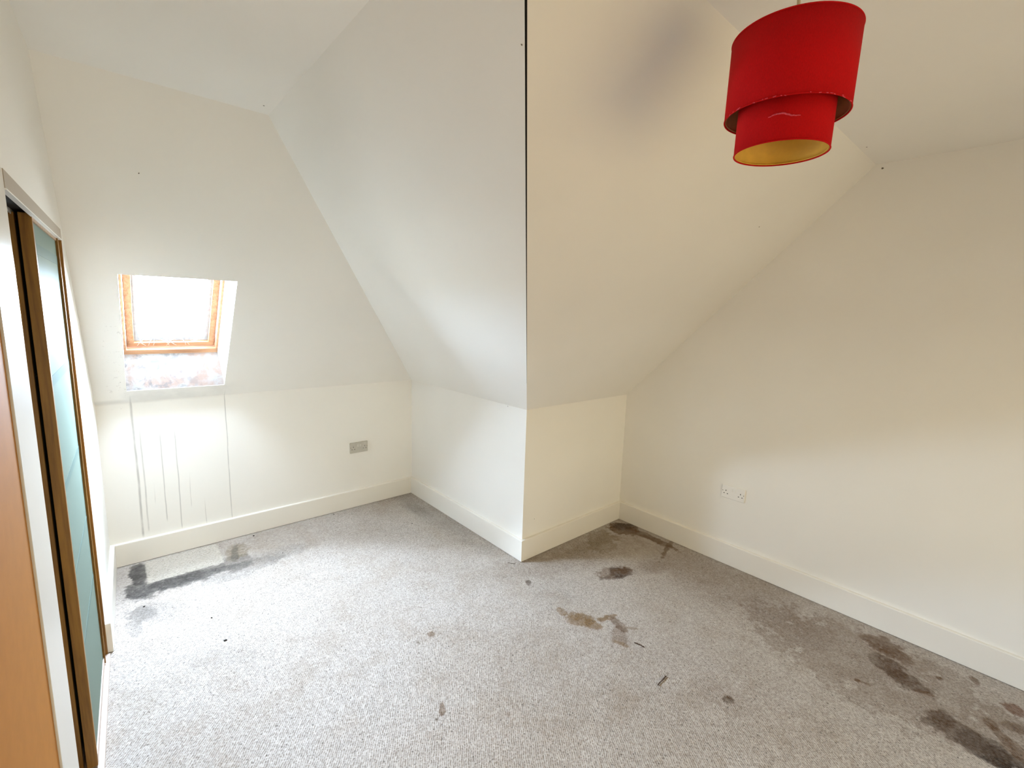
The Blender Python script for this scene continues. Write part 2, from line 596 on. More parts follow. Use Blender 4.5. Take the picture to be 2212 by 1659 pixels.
def carpet_mat():
    n = N('stained_loop_pile_carpet')
    p = n.pos()
    # loops in diagonal rows
    ang = math.radians(36)
    u = n.vmath('DOT_PRODUCT', p, (math.cos(ang) / .0078, -math.sin(ang) / .0078, 0))
    v = n.vmath('DOT_PRODUCT', p, (math.sin(ang) / .0088, math.cos(ang) / .0088, 0))
    wn, wc = n.noise(p, 15, 2, .6)
    u2 = n.math('ADD', u, n.math('MULTIPLY', n.math('SUBTRACT', wn, .5), 2.2))
    wn2, _ = n.noise(n.vmath('ADD', p, (3.1, 1.7, 0)), 24, 1, .6)
    v2 = n.math('ADD', v, n.math('MULTIPLY', n.math('SUBTRACT', wn2, .5), 2.6))
    cmb = n.node('ShaderNodeCombineXYZ')
    n.put(cmb.inputs[0], u2)
    n.put(cmb.inputs[1], v2)
    vo = n.node('ShaderNodeTexVoronoi', voronoi_dimensions='2D', feature='F1')
    n.put(vo.inputs['Vector'], cmb.outputs[0])
    vo.inputs['Scale'].default_value = 1.0
    vo.inputs['Randomness'].default_value = 0.38
    d = vo.outputs['Distance']
    var = n.sep(vo.outputs['Color'])[0]
    # rows: dark lines between neighbouring rows of loops, broken up along their length
    fu = n.math('ABSOLUTE', n.math('SUBTRACT', n.math('FRACT', u2), .5))
    cm2 = n.node('ShaderNodeCombineXYZ')
    n.put(cm2.inputs[0], n.math('MULTIPLY', n.math('FLOOR', n.math('ADD', u2, .5)), 7.31))
    n.put(cm2.inputs[1], n.math('MULTIPLY', v2, 1.15))
    rn, _ = n.noise(cm2.outputs[0], 1.0, 1, .6)
    rowgap = n.math('MULTIPLY', n.ramp(fu, .14, .47), n.ramp(rn, .36, .64, .12, 1.0))
    dots = n.math('MULTIPLY', n.ramp(d, .46, .70), n.ramp(rn, .40, .70, .30, 1.0))
    loop = n.math('MAXIMUM', rowgap, dots)            # 0 on a loop, 1 in the gaps
    base = n.mix(var, (0.428, 0.380, 0.336), (0.547, 0.492, 0.440))
    # worn clean rectangle left by a piece of furniture, beside the left skirting
    x, y, z = n.sep(p)
    en, _ = n.noise(p, 60, 3, .7)
    ew = n.math('MULTIPLY', n.math('SUBTRACT', en, .5), .02)
    qx = n.math('SUBTRACT', n.math('ABSOLUTE', n.math('ADD', n.math('SUBTRACT', x, -1.681), ew)), .190)
    qy = n.math('SUBTRACT', n.math('ABSOLUTE', n.math('ADD', n.math('SUBTRACT', y, 1.274), ew)), .146)
    rect = n.ramp(n.math('MAXIMUM', qx, qy), .006, -.006)
    # stains: soaked-in colour laid out over the floor mesh as an attribute
    nb, _ = n.noise(n.vmath('ADD', p, (5, 5, 0)), 75, 2, .7)
    at = n.node('ShaderNodeAttribute', attribute_name='stain')
    sf = n.math('ADD', at.outputs['Alpha'], n.math('MULTIPLY', n.math('SUBTRACT', nb, .5), n.ramp(at.outputs['Alpha'], .05, .3, 0, .5)), clamp=True)
    col = n.mix(sf, base, at.outputs['Color'])
    clean = n.mix(n.ramp(nb, .55, .68, 0, .55), (0.56, 0.51, 0.43), (0.30, 0.27, 0.24))
    col = n.mix(n.math('MULTIPLY', rect, n.ramp(nb, .3, .7, .95, .75)), col, clean)
    # dust specks trapped in the pile
    vs2 = n.node('ShaderNodeTexVoronoi', voronoi_dimensions='2D', feature='F1')
    n.put(vs2.inputs['Vector'], p)
    vs2.inputs['Scale'].default_value = 38
    spk = n.ramp(vs2.outputs['Distance'], .16, .08)
    keep = n.ramp(n.sep(vs2.outputs['Color'])[1], .80, .86)
    spk = n.math('MULTIPLY', n.math('MULTIPLY', spk, keep), .55)
    col = n.mix(spk, col, (0.06, 0.05, 0.045))
    # crevice shade between the loops, painted in as a darker tone
    col = n.mix(n.math('MULTIPLY', loop, .74), col, n.mix(1.0, col, (0.33, 0.285, 0.24), 'MULTIPLY'))
    n.bump(n.math('SUBTRACT', 1.0, loop), .45, .0035)
    return n.set(color=col, rough=.95, spec=.1, sheen=.1)


M['carpet'] = carpet_mat()

# ================================================================== SETTING
def struct(o, label, cat):
    return tag(o, label, cat, kind='structure')


T = 0.014


def value_noise(X, Y, scale, octaves, seed):
    r = np.random.RandomState(seed)
    tab = r.rand(256, 256)
    out, amp, tot = np.zeros_like(X), 1.0, 0.0
    for o_ in range(octaves):
        x_, y_ = X * scale + 37.3 * o_ + 100, Y * scale + 11.9 * o_ + 100
        xi, yi = np.floor(x_).astype(int), np.floor(y_).astype(int)
        fx, fy = x_ - xi, y_ - yi
        fx, fy = fx * fx * (3 - 2 * fx), fy * fy * (3 - 2 * fy)
        t00, t10 = tab[xi % 256, yi % 256], tab[(xi + 1) % 256, yi % 256]
        t01, t11 = tab[xi % 256, (yi + 1) % 256], tab[(xi + 1) % 256, (yi + 1) % 256]
        out += amp * ((t00 * (1 - fx) + t10 * fx) * (1 - fy) + (t01 * (1 - fx) + t11 * fx) * fy)
        tot += amp
        amp *= .62
        scale *= 2.1
    return out / tot


def build_floor():
    x0, x1, y0, y1, st = -2.20, CL, YR, BL, .0065
    nx, ny = int((x1 - x0) / st) + 1, int((y1 - y0) / st) + 1
    X, Y = np.meshgrid(np.linspace(x0, x1, nx), np.linspace(y0, y1, ny), indexing='ij')
    X, Y = X.ravel(), Y.ravel()
    co = np.zeros((nx * ny, 3), np.float32)
    co[:, 0], co[:, 1] = X, Y
    idx = np.arange(nx * ny).reshape(nx, ny)
    quads = np.stack([idx[:-1, :-1], idx[1:, :-1], idx[1:, 1:], idx[:-1, 1:]], -1).reshape(-1, 4)
    c = co[quads].mean(1)
    keep = ~((c[:, 0] > .02) & (c[:, 1] > .02))          # no carpet inside the projecting corner
    quads = quads[keep]
    me = bpy.data.meshes.new('floor')
    me.vertices.add(nx * ny)
    me.vertices.foreach_set('co', co.ravel())
    me.loops.add(quads.size)
    me.loops.foreach_set('vertex_index', quads.ravel().astype(np.int32))
    me.polygons.add(len(quads))
    me.polygons.foreach_set('loop_start', np.arange(0, quads.size, 4, dtype=np.int32))
    me.update(calc_edges=True)
    na = value_noise(X, Y, 13, 4, 3)
    nb = value_noise(X, Y, 55, 2, 5)
    ragged = (na - .5) * 2.0 + (nb - .5) * .9
    inner = np.clip((na - .3) / .3, 0, 1) * .4 + .6
    # general soiling first, then the stains over it
    big, mid = value_noise(X, Y, 1.6, 4, 8), value_noise(X, Y, 8, 4, 9)
    alpha = np.clip((big - .35) / .35, 0, 1) * .22 + np.clip((mid - .5) / .25, 0, 1) * .20
    col = np.tile(np.array((0.29, 0.215, 0.145)), (nx * ny, 1))
    for name, cx, cy_, a, b, c_, d_, s in STAINS:
        u_, v_ = (X - cx) * a + (Y - cy_) * b, (X - cx) * c_ + (Y - cy_) * d_
        m = u_ * u_ + v_ * v_ + ragged
        t = np.clip((1.12 - m) / .5, 0, 1) if s > .35 else np.clip((1.6 - m) / 1.6, 0, 1)
        t = t * t * (3 - 2 * t) * s * inner
        na_ = t + alpha * (1 - t)
        k_ = np.where(na_ > 1e-6, t / np.maximum(na_, 1e-6), 0)[:, None]
        col = col * (1 - k_) + np.array(STAIN_COL[name])[None] * k_
        alpha = na_
    att = me.attributes.new('stain', 'FLOAT_COLOR', 'POINT')
    att.data.foreach_set('color', np.concatenate([col, alpha[:, None]], 1).astype(np.float32).ravel())
    me.validate()
    return link('floor', me, M['carpet'])


fl = build_floor()
struct(fl, 'pale grey beige loop pile carpet with brown and grey stains', 'floor')

# wall and slope at the far end of the alcove
w = sheet('wall_back', [[(XE, BL, 0), (0, BL, 0), (0, BL, K), (XE, BL, K)]], (0, 1, 0), .08, M['paint_alcove'])
struct(w, 'low white alcove wall with dirty water runs below the roof window', 'wall')


def za(y):
    return K + (BL - y) * TA


def hipx(y):                       # hip between alcove slope and back slope
    return -(BL - y) * TA / TB


yt = BL - SA
pa = lambda x, y: (x, y, za(y))
polys = [
    [pa(XE, BL), pa(WX0, BL), pa(WX0, WY1), pa(WX0, WY0), pa(WX0, yt), pa(ex(yt), yt)],
    [pa(WX0, BL), pa(WX1, BL), pa(WX1, WY1), pa(WX0, WY1)],
    [pa(WX0, WY0), pa(WX1, WY0), pa(WX1, yt), pa(WX0, yt)],
    [pa(WX1, BL), pa(0, BL), pa(-SB, yt), pa(WX1, yt), pa(WX1, WY0), pa(WX1, WY1)],
]
s = sheet('ceiling_back', polys, NA, T, M['paint_alcove'])
struct(s, 'white sloping ceiling holding the roof window', 'ceiling')
w = sheet('wall_alcove', [[(0, BL, 0), (0, 0, 0), (0, 0, K), (0, BL, K)]], (1, 1, 0), .05, M['paint'])
struct(w, 'bright white low side wall of the alcove left of the projecting corner', 'wall')
s = sheet('ceiling_alcove', [[(0, BL, K), (0, 0, K), (-SB, -SC, H), (-SB, yt, H)]], (0, TC, 1), T, M['paint'])
struct(s, 'white slope over the alcove left of the dark vertical crack', 'ceiling')
w = sheet('wall_recess', [[(0, 0, 0), (CL, 0, 0), (CL, 0, K), (0, 0, K)]], (1, 1, 0), .05, M['paint'])
struct(w, 'beige low wall right of the projecting corner', 'wall')

# slope right of the crack: its edge stands off the corner by a few millimetres above z=1.22
hd = Vector((-SB, -SC, H - K)).normalized()
nC = Vector((0, TC, 1)).normalized()
inC = hd.cross(nC).normalized()
if inC.x < 0:
    inC = -inC
GAP = 0.0115
za0 = (1.225 - K) / (H - K)
hp = lambda t: Vector((0, 0, K)) + t * Vector((-SB, -SC, H - K))
edge = [hp(0), hp((1.075 - K) / (H - K))]
for t, g in ((.055, .0), (.07, .005), (.10, .008), (.14, .008), (za0 - .005, .004), (za0, .0035)):
    edge.append(hp(t) + inC * g)
tt = [za0 + (1 - za0) * i / 24 for i in range(1, 25)]
for i, t in enumerate(tt):
    g = GAP * (0.55 + 0.45 * (1 - abs(t - .55) / .6)) + rng.uniform(-.0006, .0006)
    edge.append(hp(t) + inC * g)
edge[-1].z = H
polyC = [tuple(e) for e in edge] + [(CL, -SC, H), (CL, 0, K)]
# triangulate from the straight side so the ragged edge stays clean
bm = bmesh.new()
vv = [bm.verts.new(p) for p in polyC]
f = bm.faces.new(vv)
bmesh.ops.triangulate(bm, faces=[f], ngon_method='EAR_CLIP')
tris = [[tuple(v.co) for v in fc.verts] for fc in bm.faces]
bm.free()
s = sheet('ceiling_recess', tris, nC, T, M['paint'])
struct(s, 'beige sloping ceiling behind the red lampshade', 'ceiling')
# dark cavity behind the open plaster joint
bm = bmesh.new()
a0, a1 = hp(.15), hp(.995)
offs = [inC * .0004 + nC * .0025, inC * .02 + nC * .0025, inC * .02 + nC * .013, inC * .0004 + nC * .013]
cr = prism('joint_cavity', [tuple(o) for o in offs], a0, a1, M['void'], s)
cr['label'] = 'dark open crack between two plaster slopes'
ch = prism('plaster_chip', [tuple(inC * -.0002), tuple(inC * .0042), tuple(inC * .0042 + nC * .006), tuple(nC * .006)], hp(.058), hp(.15), M['paint'], s)

# right gable wall
w = sheet('wall_right', [[(CL, 0, 0), (CL, YR, 0), (CL, YR, H), (CL, -SC, H), (CL, 0, K)]], (1, 0, 0), .08, M['paint'])
struct(w, 'cream gable wall on the right', 'wall')
# flat ceiling
c_ = sheet('ceiling', [[(ex(yt), yt, H), (-SB, yt, H), (-SB, -SC, H), (ex(-SC), -SC, H)],
                       [(ex(-SC), -SC, H), (-SB, -SC, H), (CL, -SC, H), (CL, YR, H), (ex(YR), YR, H)]], (0, 0, 1), .03, M['paint'])
struct(c_, 'flat white ceiling', 'ceiling')
# rear wall with the window behind the viewer
R_ = RW
q = lambda x, z: (x, YR, z)
xl = ex(YR)
w = sheet('wall_rear', [[q(xl, 0), q(R_['x0'], 0), q(R_['x0'], R_['z0']), q(R_['x0'], R_['z1']), q(R_['x0'], H), q(xl, H)],
                        [q(R_['x0'], 0), q(R_['x1'], 0), q(R_['x1'], R_['z0']), q(R_['x0'], R_['z0'])],
                        [q(R_['x0'], R_['z1']), q(R_['x1'], R_['z1']), q(R_['x1'], H), q(R_['x0'], H)],
                        [q(R_['x1'], 0), q(CL, 0), q(CL, H), q(R_['x1'], H), q(R_['x1'], R_['z1']), q(R_['x1'], R_['z0'])]],
          (0, -1, 0), .12, M['paint'])
struct(w, 'rear wall behind the viewer', 'wall')

# left wall with the wardrobe opening
DY0, DY1, DH = -0.55, 0.552, 1.872        # wardrobe opening
PY0 = -0.755                              # near side of the white post
LY0 = -1.56                               # far end of the tan door
g = lambda y, z: (ex(y), y, z)
w = sheet('wall_left', [
    [g(DY1, 0), g(BL, 0), g(BL, K), g(DY1, za(DY1)), g(DY1, DH)],
    [g(DY1, DH), g(DY1, za(DY1)), g(yt, H), g(LY0, H), g(LY0, DH)],
    [g(LY0, 0), g(LY0, DH), g(LY0, H), g(YR, H), g(YR, 0)],
], (-1, 0, 0), .10, M['paint'])
struct(w, 'white wall strip above and beyond the wardrobe doors', 'wall')
# closet shell behind the doors
bm = bmesh.new()
cx0, cx1 = -2.78, ex(0) - .105
for v in ((cx0 - .02, cx0, -.80, .70, -.02, 2.0), (cx0, -2.122, -.80, -.78, -.02, 2.0), (cx0, -2.10, .68, .70, -.02, 2.0),
          (cx0, -2.13, -.80, .70, 1.98, 2.0), (cx0, -2.10, -.80, .70, -.03, -.004)):
    box_bm(*v, bm=bm)
w = from_bm('wall_closet', bm, M['closet'])
struct(w, 'dark interior of the wardrobe behind the sliding doors', 'wall')


# everything on the left wall is built in that wall's own frame: local x = out from the wall, local y = along it
def left_frame(name, y, label, cat, kind=None):
    o = empty(name, (0, 0, 0))
    o.matrix_world = Matrix.Translation((ex(y), y, 0)) @ Matrix.Rotation(-math.atan(EA), 4, 'Z')
    return tag(o, label, cat, kind=kind)


WALLROT = Matrix.Rotation(-math.atan(EA), 4, 'Z')


def on_left(o, y):
    o.matrix_world = Matrix.Translation((ex(y), y, 0)) @ WALLROT
    return o


# baseboards ---------------------------------------------------------
def skirt(name, a, b, inward, label, thick=ST, hgt=SK, mat=None):
    i = Vector(inward)
    z = lambda k_: Vector((0, 0, k_))
    prof = [z(.003), i * thick + z(.003), i * thick + z(hgt - .005), i * (thick - .0015) + z(hgt - .0015), i * (thick - .005) + z(hgt), z(hgt)]
    o = prism(name, [tuple(p) for p in prof], a, b, mat or M['trim'])
    return struct(o, label, 'baseboard')


skirt('baseboard_back', (XE, BL, 0), (0, BL, 0), (0, -1, 0), 'off-white skirting under the stained alcove wall')
skirt('baseboard_alcove', (0, -ST, 0), (0, BL - ST, 0), (-1, 0, 0), 'white skirting left of the projecting corner')
skirt('baseboard_recess', (0, 0, 0), (CL - ST, 0, 0), (0, -1, 0), 'beige skirting right of the projecting corner')
skirt('baseboard_right', (CL, 0, 0), (CL, YR, 0), (-1, 0, 0), 'cream skirting along the right gable wall')
skirt('baseboard_left', (ex(.565), .565, 0), (ex(BL - ST), BL - ST, 0), Vector((1, -EA, 0)).normalized(),
      'short white skirting between wardrobe door and alcove corner', thick=.022)

# trim: post, head board, jamb, floor track --------------------------
o = on_left(box('trim_1', -.028, .003, 0, DY0 - PY0, 0, DH, M['white_trim'], bevel=.002), PY0)
struct(o, 'white painted upright post between tan door and wardrobe opening', 'trim')
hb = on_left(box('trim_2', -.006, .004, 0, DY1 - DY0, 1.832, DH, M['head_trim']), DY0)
struct(hb, 'head board over the sliding wardrobe doors, coloured beige as if in shade', 'trim')
box('lip', -.006, .0058, 0, DY1 - DY0, 1.8285, 1.832, M['alu'], hb)
jb = on_left(box('trim_3', -.10, .004, -.014, 0, 0, DH, M['door_wood'], bevel=.001), DY1)
struct(jb, 'narrow oak jamb strip at the far side of the wardrobe', 'trim')
tr = on_left(box('trim_4', -.095, .012, 0, DY1 - DY0 - .014, 0, .016, M['track'], bevel=.002), DY0)
struct(tr, 'pale worn floor track under the sliding doors', 'trim')
box('track_ridge', -.040, -.034, 0, DY1 - DY0 - .014, .016, .024, M['track'], tr)
tt_ = on_left(box('trim_5', -.095, -.006, 0, DY1 - DY0 - .014, 1.845, DH - .001, M['void']), DY0)
struct(tt_, 'dark top track hidden behind the head board', 'trim')
box('rail_flange', -.048, -.045, 0, DY1 - DY0 - .014, 1.832, 1.845, M['alu'], tt_)


def sliding_door(name, y0, y1, off, label):
    """leaf with slim oak stiles, frosted glass and horizontal clear bands"""
    L = y1 - y0
    root = on_left(empty(name), y0)
    root.matrix_world = root.matrix_world @ Matrix.Translation((off, 0, 0))
    struct(root, label, 'door')
    zb, zt, th = .022, 1.838, .028
    box('stile', -th, 0, 0, .016, zb, zt, M['door_wood'], root, .0015)
    box('stile', -th, 0, L - .075, L, zb, zt, M['door_wood'], root, .0015)
    box('stile_bead', 0, .004, L - .078, L - .070, zb, zt, M['door_wood'], root, .001)
    box('rail', -th, 0, .016, L - .075, zb, zb + .030, M['track'], root)
    box('rail', -th, 0, .016, L - .075, zt - .02, zt, M['door_wood'], root)
    gp = box('glass_pane', -.020, -.004, .016, L - .075, zb + .030, zt - .02, M['frost'], root)
    gp['label'] = 'pale green frosted glass'
    for zc, hh in ((1.745, .016), (1.348, .016), (1.004, .013), (.709, .006), (.447, .010)):
        b_ = box('clear_band', -.0039, -.0032, .018, L - .077, zc - hh, zc + hh, M['band'], gp)
    return root


sliding_door('door_1', -.125, .538, -.004, 'front sliding wardrobe door of frosted glass with oak stiles')
sliding_door('door_3', -.112, .538, -.041, 'rear sliding wardrobe door mostly hidden behind the front one')
d2 = on_left(empty('door_2'), LY0)
struct(d2, 'plain tan wooden door at the left picture edge', 'door')
box('leaf', -.042, -.001, 0, PY0 - LY0, .004, DH - .002, M['tan_wood'], d2, .001)
bm = tube_bm([(0.0, .10, 1.0), (.045, .10, 1.0), (.05, .13, 1.0), (.05, .22, 1.0)], .008, 10)
from_bm('handle', bm, M['metal'], d2, True)

# ================================================================== roof window
RD = .15                                    # window plane behind the slope
FX0, FX1 = -1.874, -1.416                   # window frame left / right
FB = Vector((FX0, 1.396, 1.297))            # lower left corner of the frame (plumb above the opening's lower edge)
FT = Vector((FX0, .952, 1.796))            # upper left corner
win = empty('window_1')
win.matrix_world = Matrix(((1, 0, 0, FB.x), (0, SA_UP.y, NA.y, FB.y), (0, SA_UP.z, NA.z, FB.z), (0, 0, 0, 1)))
struct(win, 'small pine roof window in the alcove slope with white splayed linings', 'window')
WW, WL = FX1 - FX0, (FT - FB).length


def reveal_mat():
    n = N('mouldy_reveal_paint')
    p = n.vmath('SUBTRACT', n.pos(), (WX0, 1.39, 1.083))
    f, _ = n.noise(p, 9, 5, .65, .4)
    g_, _ = n.noise(n.vmath('ADD', p, (4, 4, 0)), 16, 5, .7, .5)
    sp, _ = n.noise(p, 60, 4, .7)
    x, y, z = n.sep(p)
    col = n.mix(n.ramp(f, .40, .62, 0, .75), (0.36, 0.345, 0.33), (0.31, 0.20, 0.155))
    col = n.mix(n.math('MULTIPLY', n.ramp(g_, .48, .62, 0, .75), n.ramp(x, .48, .15, .2, 1)), col, (0.17, 0.16, 0.16))
    col = n.mix(n.ramp(sp, .62, .70, 0, .5), col, (0.15, 0.12, 0.10))
    return n.set(color=col, rough=.7, spec=.3)


M['reveal'] = reveal_mat()
iv = win.matrix_world.inverted()


def lining(quad, outward, mat):
    o_ = sheet('reveal', [[Vector(v_) + NA * .002 for v_ in quad]], outward, .012, mat)
    o_.parent = win
    o_.matrix_parent_inverse = iv
    return o_


oBL, oBR, oTL, oTR = (Vector(pa(WX0, WY1)), Vector(pa(WX1, WY1)), Vector(pa(WX0, WY0)), Vector(pa(WX1, WY0)))
fBL, fTL = FB.copy(), FT.copy()
fBR, fTR = Vector((FX1, FB.y, FB.z)), Vector((FX1, FT.y, FT.z))
lining([oBL, oBR, fBR, fBL], (0, 1, -.2), M['reveal'])['label'] = 'mouldy pink and grey bottom lining'
lining([oTL, fTL, fTR, oTR], (0, .2, 1), M['white_trim'])
lining([oBL, fBL, fTL, oTL], (-1, 0, 0), M['white_trim'])
lining([oBR, oTR, fTR, fBR], (1, 0, 0), M['white_trim'])
RD = .02
# fixed frame
F0, F1 = RD - .045, RD + .06
fr_in = .040
box('frame_rail', -.02, WW + .02, -.02, .032, 0, F1, M['pine'], win, .003)
box('frame_rail', -.02, WW + .02, WL - .032, WL + .02, 0, F1, M['pine'], win, .003)
box('frame_stile', -.02, .012, .032, WL - .032, 0, F1, M['pine_up'], win, .003)
box('frame_stile', WW - .012, WW + .02, .032, WL - .032, 0, F1, M['pine_up'], win, .003)
# opening sash
sash = empty('sash')
sash.parent = win
sx0, sx1, sy0, sy1 = .015, WW - .015, .037, WL - .037
box('sash_rail', sx0, sx1, sy0, sy0 + .030, RD + .004, RD + .05, M['pine'], sash, .003)
box('sash_rail', sx0, sx1, sy1 - .030, sy1, RD + .004, RD + .05, M['pine'], sash, .003)
box('sash_stile', sx0, sx0 + .034, sy0 + .030, sy1 - .030, RD + .004, RD + .05, M['pine_up'], sash, .003)
box('sash_stile', sx1 - .034, sx1, sy0 + .030, sy1 - .030, RD + .004, RD + .05, M['pine_up'], sash, .003)
gx0, gx1, gy0, gy1 = sx0 + .034, sx1 - .034, sy0 + .030, sy1 - .030
box('glazing_bead', gx0, gx0 + .022, gy0, gy1, RD + .022, RD + .046, M['gasket'], sash)
box('glazing_bead', gx1 - .022, gx1, gy0, gy1, RD + .022, RD + .046, M['gasket'], sash)
box('glazing_bead', gx0 + .022, gx1 - .022, gy0, gy0 + .028, RD + .022, RD + .046, M['gasket'], sash)
box('glazing_bead', gx0 + .022, gx1 - .022, gy1 - .022, gy1, RD + .022, RD + .046, M['gasket'], sash)
pn = box('pane', gx0 + .01, gx1 - .01, gy0 + .01, gy1 - .01, RD + .030, RD + .034, M['glass'], sash)
# cobweb strands on the lower rail
cw = plain('cobweb', (0.85, 0.85, 0.85), .8)
for i in range(9):
    xa = rng.uniform(gx0, gx1)
    bm = tube_bm([(xa, gy0 - .02, RD + .002), (xa + rng.uniform(-.03, .03), gy0 + .005, RD + .0), (xa + rng.uniform(-.07, .07), gy0 + rng.uniform(.015, .04), RD + .018)], .0008, 5)
    from_bm('cobweb_strand', bm, cw, sash)

# rear window (behind the viewer, lights the room)
rw = empty('window_2', (R_['x0'], YR - .12, R_['z0']))
struct(rw, 'white casement window in the rear wall behind the viewer', 'window')
ww, wh = R_['x1'] - R_['x0'], R_['z1'] - R_['z0']
for v in ((0, ww, 0, .05, 0, .06), (0, ww, 0, .05, wh - .06, wh), (0, .06, 0, .05, .06, wh - .06), (ww - .06, ww, 0, .05, .06, wh - .06)):
    box('window_frame', *v, M['white_trim'], rw, .003)
box('mullion', ww / 2 - .025, ww / 2 + .025, 0, .05, .06, wh - .06, M['white_trim'], rw, .003)
for a, b in ((.06, ww / 2 - .025), (ww / 2 + .025, ww - .06)):
    box('pane', a, b, .022, .026, .06, wh - .06, M['glass'], rw)
bm = bmesh.new()
cols = [(.0 + (ww) * i / 60, .075 + .012 * math.sin(i * 1.05)) for i in range(61)]
top_ = [bm.verts.new((x_, y_, wh)) for x_, y_ in cols]
bot_ = [bm.verts.new((x_, y_, .001)) for x_, y_ in cols]
for i in range(60):
    bm.faces.new((bot_[i], bot_[i + 1], top_[i + 1], top_[i]))
from_bm('light_filter_sheet', bm, M['light_filter'], rw, True)['label'] = 'added ochre sheet tinting the rear window light'  # unseen sheet, added to tint the light from the rear window
box('window_sill', -.03, ww + .03, .05, .16, -.025, 0, M['white_trim'], rw, .004)


# ================================================================== sockets
def socket(origin, along, normal, plate_mat, label):
    a, nn = Vector(along), Vector(normal)
    root = empty('double_socket')
    u3 = Vector((0, 0, 1))
    root.matrix_world = Matrix(((a.x, nn.x, u3.x, origin[0]), (a.y, nn.y, u3.y, origin[1]), (a.z, nn.z, u3.z, origin[2]), (0, 0, 0, 1)))
    tag(root, label, 'socket', 'double wall sockets')
    pl = box('plate', -.073, .073, 0, .010, -.043, .043, plate_mat, root, .0028, 3)
    for s_ in (-1, 1):
        cx = s_ * .0465
        rk = from_bm('rocker_switch', box_bm(s_ * .0105 - .0065, s_ * .0105 + .0065, .0085, .0128, .006, .027, .0012), M['plastic'] if plate_mat is M['plastic'] else M['rocker_grey'], root)
        rk.rotation_euler = (0.0, 0, 0)
        eh = box('earth_slot', cx - .0021, cx + .0021, .0097, .0103, .003, .0115, M['dark'], root)
        for t_ in (-1, 1):
            box('pin_slot', cx + t_ * .011 - .0036, cx + t_ * .011 + .0036, .0097, .0103, -.0145, -.0100, M['dark'], root)
        sc = tube_bm([(s_ * .0602 + s_ * .0065, .0096, .004), (s_ * .0602 + s_ * .0065, .0106, .004)], .0026, 12)
        from_bm('screw', sc, M['screw'], root)
    return root


socket((-.479, BL, .495), (1, 0, 0), (0, -1, 0), M['plastic_grey'], 'grubby grey double socket on the alcove wall')
socket((CL, -.868, .490), (0, -1, 0), (-1, 0, 0), M['plastic'], 'white double socket on the cream right wall')

# ================================================================== pendant lamp
LB = Vector((-.741, -1.603, 1.979))           # centre of the lowest rim
lamp = empty('pendant_lamp', (LB.x, LB.y, LB.z))
lamp.rotation_euler = (math.atan(.018), -math.atan(.010), 0)
tag(lamp, 'two-tier red felt drum lampshade hanging on a thin cord', 'lamp')
R1, R2, H1, H2 = .125, .0967, .1615, .0767
so = lathe('outer_shade', [(R1, H2), (R1, H2 + H1), (R1 - .0012, H2 + H1), (R1 - .0012, H2)], M['red'], lamp, 96, True)
lathe('lining', [(R1 - .0013, H2 + .002), (R1 - .0013, H2 + H1 - .002), (R1 - .0022, H2 + H1 - .002), (R1 - .0022, H2 + .002)], M['brown_lining'], so, 96, True)


def torus(name, R, r, z, mat, parent, seg=96):
    return lathe(name, [(R + r * math.cos(t), z + r * math.sin(t)) for t in [2 * math.pi * i / 8 for i in range(8)]], mat, parent, seg, True)


torus('rim', R1 - .0006, .0016, H2 + .0006, M['red'], so)
torus('rim', R1 - .0006, .0016, H2 + H1 - .0006, M['red'], so)
torus('wire_ring', R1 - .0036, .0012, H2 + .003, M['brown_lining'], so)
top2 = H2 + .075
si = lathe('inner_shade', [(R2, 0), (R2, top2), (R2 - .0012, top2), (R2 - .0012, 0)], M['red'], lamp, 96, True)
lathe('lining', [(R2 - .0013, .002), (R2 - .0013, top2 - .002), (R2 - .0022, top2 - .002), (R2 - .0022, .002)], M['gold'], si, 96, True)
torus('rim', R2 - .0006, .0016, .0006, M['red'], si)
torus('wire_ring', R2 - .0034, .0012, .003, M['gold'], si)
# frayed pinkish scuff on the inner drum, facing the room
view = math.atan2(CAM.y - LB.y, CAM.x - LB.x)
pts = []
for i in range(15):
    t = i / 14
    a_ = view - .10 + .62 * (t - .35)
    pts.append(((R2 + .0012) * math.cos(a_), (R2 + .0012) * math.sin(a_), .0485 + .004 * math.sin(t * 5) + rng.uniform(-.001, .001)))
from_bm('frayed_scuff', tube_bm(pts, [.0006 + .0011 * math.sin(math.pi * (i + .5) / 15) for i in range(15)], 6), M['red_frayed'], si)
bm = bmesh.new()
for i in range(26):
    a_ = view + rng.uniform(-1.2, 1.2)
    z_ = H2 - rng.uniform(-.0012, .0018)
    p0 = ((R1 + .0008) * math.cos(a_), (R1 + .0008) * math.sin(a_), z_)
    a2 = a_ + rng.uniform(.015, .05)
    p1 = ((R1 + .0012) * math.cos(a2), (R1 + .0012) * math.sin(a2), z_ + rng.uniform(-.0012, .0012))
    tube_bm([p0, p1], .0007, 4, bm)
ft = from_bm('frayed_threads', bm, M['red_frayed'], so)
ft['kind'] = 'stuff'
